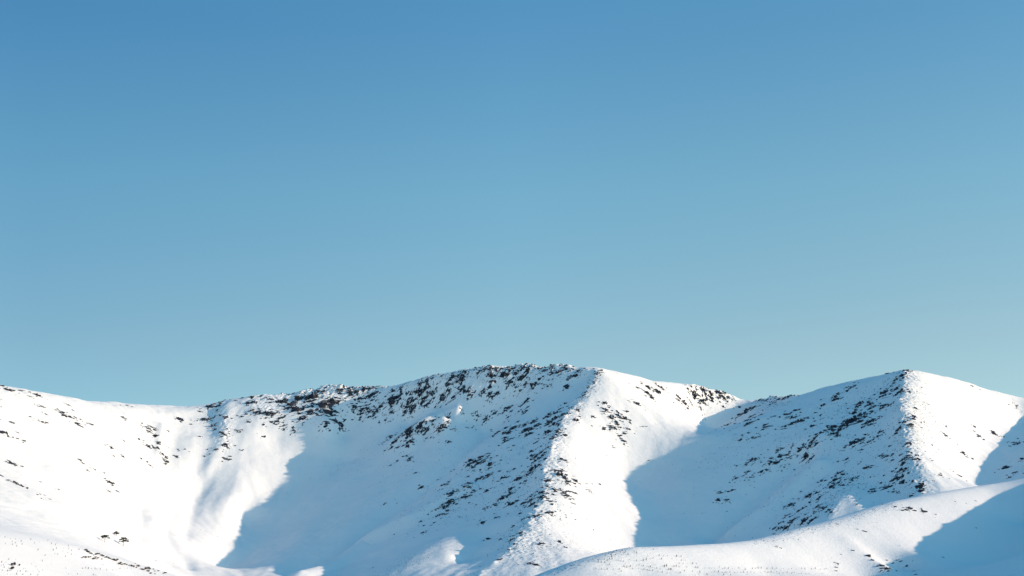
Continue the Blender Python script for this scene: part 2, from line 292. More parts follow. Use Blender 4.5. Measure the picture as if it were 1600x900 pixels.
# ------------------------------------------------------------------ rocks: (window x, y, then centre and size in 7.5ths of a pixel)
ROCKS = {
(460,570):"60,410,120,80 40,540,170,60 220,390,160,110 300,490,180,110 430,450,180,50 380,560,260,45 540,310,70,60 690,350,130,60 640,290,50,30 830,290,60,50 900,290,60,40 940,350,50,50 880,370,50,30 770,420,60,40 260,320,60,40 330,320,60,60 220,560,140,50 720,510,60,40 780,550,60,40 850,530,80,50 880,560,60,40 950,590,70,40 780,600,50,30 1000,500,50,40 910,430,40,30 1070,375,30,20 1180,425,220,90 1350,460,120,40 1340,510,90,40 1420,510,60,30 1130,565,40,20 1370,565,50,20 470,680,70,35 550,725,80,70 380,710,50,50 545,770,30,12 1070,655,35,25 1120,670,30,15 1480,240,50,50 1440,330,70,60 1260,350,50,20 1150,310,40,20 100,640,90,40",
(640,560):"120,310,50,50 210,280,60,40 200,350,130,40 70,400,50,60 140,420,120,40 280,430,70,50 180,480,100,40 220,540,70,40 20,540,50,30 50,590,90,30 380,490,70,40 440,330,50,90 490,250,70,60 470,400,60,50 520,460,80,25 570,210,50,30 620,250,90,60 560,290,50,40 610,380,80,60 700,375,50,40 700,440,50,25 740,420,40,20 640,170,60,30 800,185,40,30 890,135,70,25 960,135,60,30 1040,145,80,30 940,200,60,35 990,225,80,25 1100,200,60,40 1150,215,90,45 1250,170,50,20 1330,110,60,40 1390,150,50,40 1340,235,130,50 1220,130,50,20 970,290,50,20 1150,320,60,15 1195,290,40,20 1360,310,40,20 1460,320,100,45 1300,380,50,25 860,420,70,20 940,425,70,60 1030,415,70,25 975,455,40,15 630,660,30,35 790,690,50,25 895,720,60,30 990,645,40,35 1125,620,40,30 1180,580,40,20 1195,625,30,30 1280,630,30,25 1340,635,60,30 1360,520,60,25 1385,575,30,20 1450,497,30,12 1155,700,40,40 290,740,60,25 430,695,70,25 180,765,60,20 120,820,90,70 180,850,60,30 360,835,70,45 455,760,30,25 525,840,30,30 685,815,40,12 20,870,60,60 280,790,30,12 1130,820,50,25 1150,880,60,40 1210,825,50,30 1270,755,30,25 1350,790,50,25 1450,745,70,45 1380,840,110,40 1060,860,50,20 960,865,20,15 1480,800,50,30",
(800,560):"460,105,40,15 370,145,50,15 460,180,60,25 550,170,90,40 620,120,50,35 690,130,40,25 780,160,40,30 850,130,30,20 740,215,60,40 665,235,40,15 430,260,20,25 160,310,40,15 415,340,35,25 360,365,30,30 640,350,45,35 350,300,30,15 630,535,40,40 560,600,40,30 430,670,70,50 510,650,70,50 500,715,80,50 440,760,80,40 580,690,40,40 600,660,50,40 660,650,40,25 285,705,25,15 330,810,15,12 545,850,40,80 410,870,60,40 490,780,50,30 580,730,40,25 750,730,70,40 770,610,40,25 790,690,30,15 960,290,30,50 900,340,30,50 860,410,30,50 830,450,30,40 1010,180,50,40 1050,150,30,40 980,230,30,40 1090,530,50,30 1090,610,60,45 1010,560,30,15 945,680,40,18 1170,690,60,35 1240,680,70,35 1325,720,60,30 1380,755,30,15 1220,770,50,35 1190,830,80,45 1075,835,40,25 1365,845,40,20 1450,530,70,22 1465,345,40,12 1370,295,20,10 1320,890,30,20",
(600,660):"290,100,90,60 300,140,100,60 420,75,80,70 180,180,50,40 75,170,60,20 35,215,40,20 130,235,110,35 300,240,90,50 95,300,40,25 150,300,40,12 660,80,80,45 500,190,30,20 470,150,40,30 590,60,30,12 755,240,40,20 225,410,30,15 265,400,30,20 300,440,60,50 345,460,20,15 155,460,30,15 80,510,30,15 375,600,30,15 450,775,45,20 690,745,60,30 750,735,30,15 685,785,30,15 785,580,30,20 825,560,20,15 605,790,15,10 625,680,20,10 1010,455,50,30 1070,470,70,40 1140,420,70,40 1130,480,100,35 1180,460,40,25 1050,530,80,35 1055,565,40,15 1000,500,60,40 1240,545,45,20 1245,500,50,35 1215,635,70,80 1240,375,20,15 1325,395,25,15 990,640,30,20 1110,660,70,15 1080,695,25,30 995,720,45,35 940,765,60,30 1000,765,50,20 1060,810,50,35 1205,800,30,70 790,850,60,40 770,880,40,20 940,885,70,20 975,825,20,12 1385,660,60,30 1450,650,40,12 1350,580,30,20 1380,725,25,20 1290,655,20,15 1340,120,50,20 1265,115,20,12 1480,790,40,60 1480,850,50,40 1390,880,40,35",
(760,660):"245,130,60,30 225,190,50,30 230,230,80,20 325,190,30,25 380,175,15,25 225,70,40,25 305,80,50,30 445,35,60,25 460,100,60,45 530,80,60,30 490,150,60,20 545,10,80,15 630,60,15,12 610,200,25,70 590,235,40,20 730,125,60,50 735,20,50,40 850,30,40,40 835,100,20,50 860,130,40,40 820,165,30,30 770,205,70,25 740,240,40,15 290,335,25,20 325,280,40,15 425,310,15,20 640,290,25,20 520,355,40,40 530,400,50,40 590,400,60,50 640,360,50,40 690,360,50,40 660,400,40,30 620,435,50,40 690,430,40,20 575,460,40,25 720,305,40,15 810,320,20,10 555,550,120,65 640,510,30,30 490,620,70,50 420,590,30,20 380,670,80,40 350,690,50,50 580,655,30,15 460,700,40,40 280,790,60,30 275,830,70,30 150,580,30,20 330,550,40,20 40,500,50,30 860,620,80,50 900,660,80,60 945,710,50,50 850,570,110,15 890,565,40,20 740,690,25,60 720,760,30,50 710,700,50,40 640,830,60,50 660,870,60,40 720,850,40,60 910,830,60,50 940,870,60,40 870,800,30,40 590,820,40,20 790,790,40,40 780,850,30,30 540,860,40,30 920,455,50,20 860,460,30,15 1040,690,60,30 1330,730,30,18 1215,825,50,12 1170,725,30,12 1040,840,40,12 1370,85,40,20 930,80,30,12 920,150,60,16 1475,290,30,10 1240,725,20,10",
(600,770):"795,30,35,35 775,110,70,45 690,150,40,30 720,175,80,50 740,220,40,40 635,190,25,20 600,215,25,35 515,265,25,30 640,275,45,50 720,260,30,20 665,305,20,12 430,345,35,20 470,390,30,15 455,475,50,25 555,385,30,20 590,355,30,15 350,530,15,12 20,130,30,12 150,130,15,10 930,70,60,35 965,30,20,12 1000,125,30,12 1080,150,25,12 815,205,20,12 850,145,30,25 885,290,25,12 765,290,20,10 1155,360,55,25 1125,330,20,20 1310,305,45,25 1220,170,45,25 1310,160,40,40 1220,550,50,30 120,495,20,15",
(760,770):"190,70,50,50 270,30,60,30 290,150,80,60 250,130,40,60 375,60,20,15 370,185,20,15 435,130,70,20 525,100,50,40 540,140,70,35 580,165,40,25 610,90,25,20 755,110,40,40 770,150,30,30 715,100,40,40 540,220,20,20 495,300,35,25 575,300,60,50 760,240,50,50 720,250,60,40 395,250,40,20 320,395,35,15 420,330,45,15 165,555,40,30 300,555,40,35 410,505,30,30 390,480,40,40 320,605,20,30 330,665,20,30 285,740,25,40 260,680,30,20 645,600,60,35 150,795,50,15 180,780,30,15 810,225,25,25 870,220,15,15 930,265,25,12 935,300,20,10 870,325,30,12 1045,320,20,10 855,575,40,20 880,600,30,25 930,650,50,16 1255,440,20,12 650,365,20,12 500,835,60,15 580,850,60,25",
(960,580):"370,185,80,35 400,210,40,25 380,260,80,40 420,290,40,25 440,325,40,20 525,190,80,30 500,240,90,35 610,205,20,20 265,195,30,10 250,385,60,18 150,485,40,14 170,145,15,10 760,320,60,25 740,340,50,18 820,390,70,35 800,360,30,25 970,290,50,50 930,290,80,35 990,350,80,35 1050,355,50,30 1055,280,70,25 1120,265,60,40 1220,260,70,35 1285,265,50,30 1280,320,50,25 1330,315,50,20 1140,330,60,25 890,370,40,18 880,250,40,12 130,570,60,25 20,610,50,25 170,690,40,16 120,745,40,18 100,830,60,22 80,755,30,20 95,600,30,12 180,605,20,10 1465,520,60,45 1330,635,40,20 1410,620,30,20 1290,680,20,10 1185,685,25,10 1465,430,30,15 1395,435,25,12 1285,430,40,10 330,655,30,9",
(1120,580):"340,490,50,40 370,455,90,40 440,435,50,40 420,530,80,25 520,515,60,25 340,590,40,40 380,612,80,25 85,680,20,10 590,335,45,20 510,340,60,20 690,305,40,15 740,330,60,20 790,325,50,25 850,300,60,25 650,380,30,12 560,640,40,30 580,660,60,20 540,690,40,20 600,570,20,15 680,525,50,12 690,690,25,12 300,750,30,25 375,735,35,15 280,815,50,25 420,790,40,20 470,780,40,20 490,737,15,10 900,545,80,30 830,510,80,10 920,470,50,20 980,490,30,20 800,660,60,30 870,630,50,40 910,610,50,35 980,590,70,45 1040,555,50,20 800,475,20,10 1150,495,20,12 1215,450,20,12 1255,410,30,30 1350,320,30,20 1220,340,25,12 1125,650,50,20 1150,590,30,15 1215,520,20,10 1215,570,20,10 1230,620,30,10 1215,725,60,25 1350,565,20,15 1370,665,80,50 1305,650,30,20 1345,810,30,15 1140,800,50,20 1165,845,50,15 1240,825,15,10 1090,770,30,12 1100,885,60,25 1020,885,40,20 890,875,25,20",
(1280,560):"40,560,50,35 15,600,20,15 200,490,90,40 220,420,50,40 190,455,40,25 330,345,40,30 330,390,40,25 410,290,30,20 415,330,40,20 440,355,20,20 320,540,30,15 150,715,20,12 800,170,50,15 1030,145,50,20 1020,180,30,30 980,210,60,40 905,262,60,25 880,300,40,40 840,335,30,15 760,420,100,60 730,460,60,40 830,430,30,40 725,365,25,15 680,395,15,10 650,430,25,25 910,360,50,40 930,410,60,50 970,370,30,60 990,400,40,50 490,530,70,30 450,575,70,40 560,560,50,40 610,540,60,40 650,570,60,35 600,595,50,20 770,560,60,40 730,590,60,30 830,555,50,30 410,640,50,30 350,645,30,20 510,665,110,50 530,690,50,40 390,745,180,100 300,810,140,65 240,850,90,45 170,820,80,40 105,800,35,20 275,705,20,15 490,740,60,30 580,745,60,30 640,730,60,20 700,710,40,20 710,685,30,15 620,770,50,20 650,795,30,12 510,820,40,25 920,860,50,50 1110,690,50,40 1100,720,50,50 1085,790,60,30 1010,760,40,40 1130,600,40,20 700,885,40,25 870,710,20,15 20,880,40,20 150,890,50,20 1290,550,20,8 1195,820,25,10 1200,350,15,8 1490,800,20,8",
(1120,690):"710,105,45,35 890,45,25,20 745,50,15,15 980,95,60,50 960,120,40,30 1020,70,30,20 1045,80,30,15 1100,60,45,30 1195,15,15,10 1050,180,80,40 1110,200,50,20 1130,150,20,12 840,160,60,20 850,130,30,12 730,185,50,20 760,225,35,20 640,205,40,20 600,100,20,10 520,155,20,12 440,220,70,35 400,235,40,25 430,265,40,15 520,255,40,15 560,270,30,12 625,265,60,40 690,262,60,20 235,290,35,20 350,260,25,15 340,390,25,25 370,360,40,15 230,440,50,25 150,485,20,15 440,375,25,10 525,365,40,20 585,355,30,30 620,355,20,15 760,355,30,20 790,315,35,25 850,280,20,20 325,460,20,12 375,460,20,10 440,475,20,10 395,430,30,30 440,545,25,8 345,630,20,8 30,610,50,25 130,590,25,25 180,575,30,25 215,570,15,10 20,690,40,25 105,690,40,30 65,735,20,12 120,830,20,12 1420,245,30,20 1480,230,20,12 1430,380,60,35 1225,470,40,45 1280,460,40,15 1220,515,30,15 1350,430,30,20 1380,465,50,40 1430,490,40,25 1340,540,70,45 1170,610,50,35 1100,630,50,25 1060,655,50,30 1300,600,30,12 1270,545,20,10 990,600,25,15 895,680,15,12 855,750,40,25 790,780,25,40 915,730,20,8 1190,680,50,40 1215,655,40,15 1095,720,30,20 1470,520,50,20 1480,400,40,30 1450,440,40,30",
(1280,660):"210,160,60,30 170,145,40,30 140,210,25,15 425,155,30,15 325,170,20,15 400,260,90,50 440,240,60,40 590,235,70,25 480,210,80,12 530,250,20,10 395,300,25,12 490,325,40,15 690,175,40,25 710,120,25,30 595,185,15,15 330,435,45,25 280,455,12,10 490,475,25,30 465,495,30,12 545,540,50,30 580,545,20,15 720,400,40,30 800,410,60,40 855,450,35,20 740,415,40,15 830,285,40,20 890,335,20,12 900,135,40,20 1040,255,60,35 1040,300,30,20 1040,355,40,15 1040,400,35,30 990,450,60,35 985,495,50,20 960,390,50,15 1150,400,40,20 1150,430,70,25 860,590,40,20 960,565,50,40 1000,580,60,40 1050,600,40,35 900,670,100,50 870,690,40,20 930,590,30,30 985,650,40,30 980,715,50,30 940,720,15,15 600,650,25,30 650,635,20,15 760,635,30,15 310,680,40,25 390,670,50,30 255,685,30,15 620,800,50,35 640,820,60,25 780,770,80,25 870,820,40,30 920,830,40,20 1190,760,60,40 1200,810,60,25 1215,840,30,30 1100,850,30,25 1100,710,40,20 1415,625,40,20 1215,695,25,10 1260,690,25,10 1325,450,30,10 1325,278,25,10 1240,345,20,10 1185,650,30,12 1475,165,30,12 1100,70,40,10 1195,68,25,10",
(1180,740):"340,405,25,45 410,375,45,25 445,305,15,15 380,495,30,50 440,560,50,30 510,450,40,50 560,420,50,60 590,490,30,30 640,345,30,15 740,320,40,20 740,390,60,40 790,420,60,50 870,435,50,20 890,470,40,40 570,560,70,60 660,560,60,50 290,590,40,60 290,655,60,40 220,660,50,50 370,655,60,30 400,590,40,40 335,580,30,30 510,605,30,20 690,455,30,15 1190,370,40,12 1190,330,20,25 1490,360,20,15 1280,685,60,14 290,878,50,12 960,595,40,10",
(1400,600):"380,245,40,10 300,45,20,8 585,500,30,10 590,620,40,25 425,727,20,12 345,795,15,12 785,825,60,22 920,510,40,18 910,550,40,12 970,615,50,28 880,485,20,10 1140,570,40,40 1170,605,50,25 300,515,30,10 1320,245,20,10 1415,255,40,12 890,30,40,10 980,70,30,10 1330,735,30,25 1435,700,50,35 1400,695,70,15 1425,645,25,15 1320,685,15,12",
(1400,690):"1290,315,90,40 1410,370,50,30 1335,430,40,20 1480,215,50,35 515,400,50,22 740,405,80,16 690,712,25,10 165,800,60,40 85,825,40,14 340,830,70,25 1495,375,20,12 420,225,30,10 1300,400,30,8",
(1300,780):"375,383,60,14 245,615,40,22 425,685,60,32 475,730,35,30 540,797,30,22 590,795,60,28 650,825,80,28 660,855,60,22 640,735,50,12 770,720,50,14 810,745,50,14 875,808,40,20 755,845,30,12 960,850,30,10 1300,685,35,15 40,750,50,9 50,805,50,13 45,845,40,8 980,890,30,20 1015,838,20,8 720,770,40,10 945,745,15,8 790,550,20,8 105,655,20,8",
(0,590):"20,70,50,18 90,150,110,22 250,158,45,18 420,205,110,18 360,232,40,9 485,345,60,18 500,530,90,24 160,540,40,12 45,660,100,40 205,655,30,9 10,260,20,20 750,450,70,35 730,405,70,18 820,465,50,18 870,465,40,18 900,550,80,26 790,320,40,12 850,387,40,10 1070,555,55,15 940,490,30,9 1455,745,30,12 1230,797,35,10 1295,822,40,12 530,430,40,9 10,350,20,9 1490,327,30,9 1410,325,25,9 5,500,20,16",
(150,610):"610,445,80,18 650,440,50,18 610,490,60,18 610,665,70,22 730,620,50,26 720,690,60,26 770,750,60,30 820,800,50,40 820,850,60,28 690,540,40,16 960,703,30,16 815,662,25,10 1045,690,25,9 1095,720,20,12 940,785,40,12 1215,540,35,10 1270,775,30,10 1335,755,25,12 205,770,35,9 310,780,40,10 530,805,30,12 600,850,30,16 365,180,35,10 420,195,30,9 340,335,50,10 845,480,40,9 630,880,40,12",
(270,600):"440,270,140,25 310,330,40,12 100,425,70,26 400,430,120,35 360,420,60,30 470,500,60,35 500,540,40,25 560,575,50,30 590,600,50,30 530,310,40,15 520,270,60,20 880,230,60,50 940,220,60,40 930,320,60,40 970,350,50,40 1050,350,110,50 1150,370,130,60 1210,450,80,28 1290,400,50,14 1070,490,25,40 1300,500,40,14 1250,525,25,10 1420,560,50,25 1410,510,30,18 815,388,40,12 750,370,25,10 880,445,40,12 765,550,50,12 1055,620,40,10 805,785,40,12 620,390,60,18 640,535,30,15 655,590,30,18 560,375,30,14 1030,150,60,18 1150,175,50,18 1140,215,40,14 930,160,40,14 815,165,40,10 740,195,50,10 1230,210,60,30 1300,220,120,50 1400,250,120,60 1450,310,140,50 1380,290,120,30 610,720,60,30 520,780,40,30 560,220,60,22 620,890,50,12 1090,160,40,14",
(0,700):"130,185,110,18 185,205,40,13 155,400,60,20 225,440,70,25 5,325,20,16 435,550,30,12 470,545,25,9 520,560,25,16 580,605,40,12 485,600,25,9 685,490,35,10 470,400,30,8 930,145,60,10 1020,265,30,12 1105,255,40,10 975,185,40,12 1300,415,60,26 1330,430,30,18 1245,382,25,10 1220,300,25,12 1275,512,30,10 1360,500,30,9 765,98,20,8 1325,97,35,8 1435,110,30,10 1050,235,30,9 314,1550,40,10 344,1567,26,10 387,1598,26,9 417,1612,20,7 457,1611,20,9",
}
rk = []
for (wx, wy), txt in ROCKS.items():
    for e in txt.split():
        a, b, c, d = map(float, e.split(',')); rk.append((wx + a / 7.5, wy + b / 7.5, c / 7.5, d / 7.5))
rk = np.array(rk)
crag = (rk[:, 0] > 425) & (rk[:, 0] < 606) & (rk[:, 1] < 652) & (rk[:, 2] > 5)
rk[crag, 2] *= 1.1; rk[crag, 3] *= 1.1
pos = hit(rk[:, 0], rk[:, 1]); ok = ~np.isnan(pos[:, 0]); rk, pos = rk[ok], pos[ok]
ppx = pos[:, 1] / F                                   # metres in one pixel there
RW, RH = rk[:, 2] * ppx, rk[:, 3] * ppx

# the snow heaps up a little against each rock
HEAP = np.zeros_like(H)
for (x, y, z), w_, h_ in zip(pos, RW, RH):
    r = w_ * .7; R3 = r * 2.4
    i0, i1 = np.searchsorted(xs, [x - R3, x + R3]); j0, j1 = np.searchsorted(ys, [y - R3, y + R3])
    xx, yy = XX[j0:j1, i0:i1] - x, YY[j0:j1, i0:i1] - y
    HEAP[j0:j1, i0:i1] = np.maximum(HEAP[j0:j1, i0:i1], .16 * min(h_, 9) * np.exp(-.5 * ((xx / r) ** 2 + (yy / r) ** 2)))
H = H + HEAP

# bedrock ledges that break the snow around the outcrops, drawn out along the strike
EXPO = np.zeros_like(H)
for (x, y, z), w_, h_ in zip(pos, RW, RH):
    rx, ry = w_ * .75 + 2.5, h_ * .8 + w_ * .2 + 2.5
    i0, i1 = np.searchsorted(xs, [x - rx * 3, x + rx * 3]); j0, j1 = np.searchsorted(ys, [y - ry * 3, y + ry * 3])
    e = np.exp(-.5 * (((XX[j0:j1, i0:i1] - x) / rx) ** 2 + ((YY[j0:j1, i0:i1] - y) / ry) ** 2)); EXPO[j0:j1, i0:i1] = np.maximum(EXPO[j0:j1, i0:i1], e * min(1, .2 + w_ / 10))
wx_ = XX + 9 * fbm(XX, YY, 30, 2, .5, 41); wy_ = YY + 1.1 * H0 + 9 * fbm(XX, YY, 30, 2, .5, 42)
LEDGE = fbm(wx_ / 1.5, wy_, 9, 4, .65, 31)
H = H + EXPO * (1.0 * np.abs(LEDGE) + .4 * LEDGE - .3)
BED = EXPO * 1.05 + .85 * LEDGE - 1.0                      # above zero: bare rock

# ------------------------------------------------------------------ materials
def new_mat(name):
    m = bpy.data.materials.new(name); m.use_nodes = True
    return m, m.node_tree.nodes, m.node_tree.links, m.node_tree.nodes['Principled BSDF']
SNOW_C = (.87, .88, .89, 1)
def noise_node(N, L, scale, detail=4, rough=.55):
    g = N.new('ShaderNodeNewGeometry'); n = N.new('ShaderNodeTexNoise')
    n.inputs['Scale'].default_value = scale; n.inputs['Detail'].default_value = detail; n.inputs['Roughness'].default_value = rough
    L.new(g.outputs['Position'], n.inputs['Vector']); return n
def rock_colour(N, L):
    n2 = noise_node(N, L, .25, 5, .65); cr = N.new('ShaderNodeValToRGB'); L.new(n2.outputs['Fac'], cr.inputs[0])
    cr.color_ramp.elements[0].position = .35; cr.color_ramp.elements[0].color = (.016, .022, .034, 1)
    cr.color_ramp.elements[1].position = .7; cr.color_ramp.elements[1].color = (.048, .056, .078, 1)
    return cr.outputs[0]
def snow_material():
    m, N, L, b = new_mat('snow')
    b.inputs['Roughness'].default_value = .8; b.inputs['Specular IOR Level'].default_value = .1
    n1 = noise_node(N, L, .35, 6, .65)
    bp = N.new('ShaderNodeBump'); bp.inputs['Strength'].default_value = .6; bp.inputs['Distance'].default_value = .9
    L.new(n1.outputs['Fac'], bp.inputs['Height']); L.new(bp.outputs['Normal'], b.inputs['Normal'])
    at_ = N.new('ShaderNodeAttribute'); at_.attribute_name = 'bedrock'
    n3 = noise_node(N, L, .5, 4, .7); mu = N.new('ShaderNodeMath'); mu.operation = 'MULTIPLY_ADD'; mu.inputs[1].default_value = 1.0; mu.inputs[2].default_value = -.5
    L.new(n3.outputs['Fac'], mu.inputs[0]); ad = N.new('ShaderNodeMath'); ad.operation = 'ADD'; L.new(mu.outputs[0], ad.inputs[0]); L.new(at_.outputs['Fac'], ad.inputs[1])
    mr = N.new('ShaderNodeMapRange'); mr.inputs['From Min'].default_value = -.02; mr.inputs['From Max'].default_value = .06; L.new(ad.outputs[0], mr.inputs['Value'])
    mx = N.new('ShaderNodeMix'); mx.data_type = 'RGBA'; L.new(mr.outputs[0], mx.inputs['Factor']); mx.inputs['A'].default_value = SNOW_C; L.new(rock_colour(N, L), mx.inputs['B'])
    L.new(mx.outputs['Result'], b.inputs['Base Color'])
    return m
SNOW = snow_material()
def rock_material():
    m, N, L, b = new_mat('rock'); b.inputs['Roughness'].default_value = .85; b.inputs['Specular IOR Level'].default_value = .2
    g = N.new('ShaderNodeNewGeometry'); sx = N.new('ShaderNodeSeparateXYZ'); L.new(g.outputs['Normal'], sx.inputs[0])
    n1 = noise_node(N, L, .45, 4, .6)
    mul = N.new('ShaderNodeMath'); mul.operation = 'MULTIPLY_ADD'; mul.inputs[1].default_value = .9; mul.inputs[2].default_value = -.45
    L.new(n1.outputs['Fac'], mul.inputs[0])
    ad = N.new('ShaderNodeMath'); ad.operation = 'ADD'; L.new(sx.outputs['Z'], ad.inputs[0]); L.new(mul.outputs[0], ad.inputs[1])
    mr = N.new('ShaderNodeMapRange'); mr.inputs['From Min'].default_value = .74; mr.inputs['From Max'].default_value = .82; L.new(ad.outputs[0], mr.inputs['Value'])
    mx = N.new('ShaderNodeMix'); mx.data_type = 'RGBA'; L.new(mr.outputs[0], mx.inputs['Factor']); L.new(rock_colour(N, L), mx.inputs['A']); mx.inputs['B'].default_value = SNOW_C
    L.new(mx.outputs['Result'], b.inputs['Base Color'])
    return m
ROCK = rock_material()
def plain(name, col, rough=.9):
    m, N, L, b = new_mat(name); b.inputs['Roughness'].default_value = rough; b.inputs['Specular IOR Level'].default_value = .1
    n = noise_node(N, L, 1.5, 3); cr = N.new('ShaderNodeValToRGB'); L.new(n.outputs['Fac'], cr.inputs[0])
    cr.color_ramp.elements[0].position = .3; cr.color_ramp.elements[0].color = (*[c * .7 for c in col], 1)
    cr.color_ramp.elements[1].position = .7; cr.color_ramp.elements[1].color = (*[c * 1.3 for c in col], 1)
    L.new(cr.outputs[0], b.inputs['Base Color']); return m
NEEDLES = plain('pine_needles', (.035, .05, .035)); BARK = plain('bark', (.045, .042, .042)); SCRUB = plain('scrub', (.09, .075, .05)); SCRUB_D = plain('dark_scrub', (.05, .04, .045))

# ------------------------------------------------------------------ the land as meshes
def grid_mesh(name, XX, YY, ZZ, mat, keep=None, nor=None, bed=None):
    r, c = XX.shape
    co = np.stack([XX, YY, ZZ], -1).reshape(-1, 3).astype(np.float32)
    i = np.arange(r * c, dtype=np.int32).reshape(r, c)
    q = np.stack([i[:-1, :-1], i[:-1, 1:], i[1:, 1:], i[1:, :-1]], -1).reshape(-1, 4)
    used = None
    if keep is not None:
        q = q[keep.ravel()]
        flag = np.zeros(r * c, bool); flag[q.ravel()] = True; used = np.nonzero(flag)[0]
        remap = np.zeros(r * c, np.int32); remap[used] = np.arange(len(used)); co = co[used]; q = remap[q]
    me = bpy.data.meshes.new(name)
    me.vertices.add(len(co)); me.vertices.foreach_set('co', co.ravel())
    me.loops.add(q.size); me.loops.foreach_set('vertex_index', q.ravel().astype(np.int32))
    me.polygons.add(len(q)); me.polygons.foreach_set('loop_start', np.arange(0, q.size, 4, dtype=np.int32))
    me.polygons.foreach_set('use_smooth', np.ones(len(q), bool))
    me.update(); me.materials.append(mat)
    bv = np.full(len(co), -5, np.float32) if bed is None else bed.ravel()[used].astype(np.float32)
    me.attributes.new('bedrock', 'FLOAT', 'POINT').data.foreach_set('value', bv)
    if nor is not None:
        nn = nor.reshape(-1, 3); nn = nn if used is None else nn[used]
        me.normals_split_custom_set_from_vertices(nn.astype(np.float32))
    o = bpy.data.objects.new(name, me); C.objects.link(o)
    return o
dzy, dzx = np.gradient(H, ST); NOR = np.stack([-dzx, -dzy, np.ones_like(H)], -1); NOR /= np.linalg.norm(NOR, axis=-1, keepdims=True)
lab_f = np.repeat(np.repeat(lab_c, QS, 0), QS, 1)[:len(ys) - 1, :len(xs) - 1]
for lb, nm, text in ((LEFT, 'mountain', 'broad sunlit snow slope running down from the left skyline'),
                     (MID, 'mountain', 'tall snowy peak in the middle with a rocky crest and blue shaded left face'),
                     (RIGHT, 'mountain', 'pointed snowy peak on the right with a rocky shaded left face'),
                     (OUTER, 'mountain', 'shaded blue snow slope cut off by the right edge'),
                     (NEARHILL, 'hill', 'smooth near snow hill with rows of saplings and a blue shadow'),
                     (LOWHILL, 'hill', 'low sunlit snow hill dotted with shrubs in the bottom left corner')):
    o = grid_mesh(nm, XX, YY, H, SNOW, lab_f == lb, NOR, BED); o['kind'] = 'structure'; o['label'] = text; o['category'] = nm
ox = np.arange(-9000, 9001, 60.); oy = np.arange(-3000, 12001, 60.)
OX, OY = np.meshgrid(ox, oy)
OZ = np.zeros_like(OX)
near = (OX > -2600) & (OX < 2600) & (OY > -200) & (OY < 4800)
OZ[near] = rbf(OX[near], OY[near])
fade = np.clip((np.maximum(np.abs(OX) - 1500, 0) / 900), 0, 1); fade = np.maximum(fade, np.clip((OY - 3700) / 900, 0, 1)); fade = np.maximum(fade, np.clip((900 - OY) / 500, 0, 1))
OZ = OZ * (1 - fade)
OZ[OY < 700] = np.minimum(OZ[OY < 700], 0)
inner = (OX > X0 + 20) & (OX < X1 - 20) & (OY > Y0 + 20) & (OY < Y1 - 20)
OZ[inner] -= 40
g = grid_mesh('ground', OX, OY, OZ - .5, SNOW); g['kind'] = 'structure'; g['label'] = 'snow covered ground'

# ------------------------------------------------------------------ rock shapes
def hull(points):
    bm = bmesh.new()
    for p in points: bm.verts.new(p)
    r = bmesh.ops.convex_hull(bm, input=bm.verts[:])
    bmesh.ops.delete(bm, geom=[v for v in bm.verts if not v.link_faces], context='VERTS')
    bm.verts.index_update()
    v = np.array([x.co[:] for x in bm.verts]); f = [[x.index for x in fc.verts] for fc in bm.faces]
    bm.free(); return v, np.array(f)
def block(r, sx, sy, sz, n=15):
    p = r.uniform(-1, 1, (n, 3)); p /= np.maximum(1, np.linalg.norm(p * np.array([1, 1, .8]), axis=1))[:, None] ** .6
    return hull(p * np.array([sx, sy, sz]))
def outcrop(seed):
    """overlapping angular blocks along a strike line, the middle ones tallest: one crag, unit half-width"""
    r = np.random.default_rng(seed); V, Fc, k = [], [], 0
    for i in range(int(r.integers(6, 10))):
        x = r.uniform(-.62, .62); e = 1 - .55 * abs(x)
        v, f = block(r, r.uniform(.2, .42), r.uniform(.22, .5), r.uniform(.45, 1.0) * e)
        a = r.uniform(-.5, .5); ca, sa = math.cos(a), math.sin(a); v = v @ np.array([[ca, sa, 0], [-sa, ca, 0], [0, 0, 1]])
        v = v + np.array([x, r.uniform(-.35, .35), r.uniform(-.3, .1)])
        V.append(v); Fc.append(f + k); k += len(v)
    return np.concatenate(V), np.concatenate(Fc)
OUT = [outcrop(100 + i) for i in range(16)]
BLK = [block(np.random.default_rng(300 + i), 1, .9, .9, 16) for i in range(16)]
def tri_mesh(name, V, Fc, mat):
    me = bpy.data.meshes.new(name); me.from_pydata(V.tolist(), [], Fc.tolist()); me.materials.append(mat); me.update(); return me
OUTM = [tri_mesh('rock_outcrop', v, f, ROCK) for v, f in OUT]
def frame(x, y, spin):
    e = 6.0
    zx = (sample(np.array([x + e]), np.array([y]))[0] - sample(np.array([x - e]), np.array([y]))[0]) / (2 * e)
    zy = (sample(np.array([x]), np.array([y + e]))[0] - sample(np.array([x]), np.array([y - e]))[0]) / (2 * e)
    n = Vector((-zx, -zy, 1)).normalized(); n = (n * .6 + Vector((0, 0, 1)) * .4).normalized()
    t = Vector((1, 0, zx)).normalized(); b = n.cross(t).normalized(); t = b.cross(n)
    M = Matrix((t, b, n)).transposed()
    return M @ Matrix.Rotation(spin, 3, 'Z')
order = np.argsort(-(RW * RH)); NBIG = 290
labels = land_label(pos[:, 0], pos[:, 1])
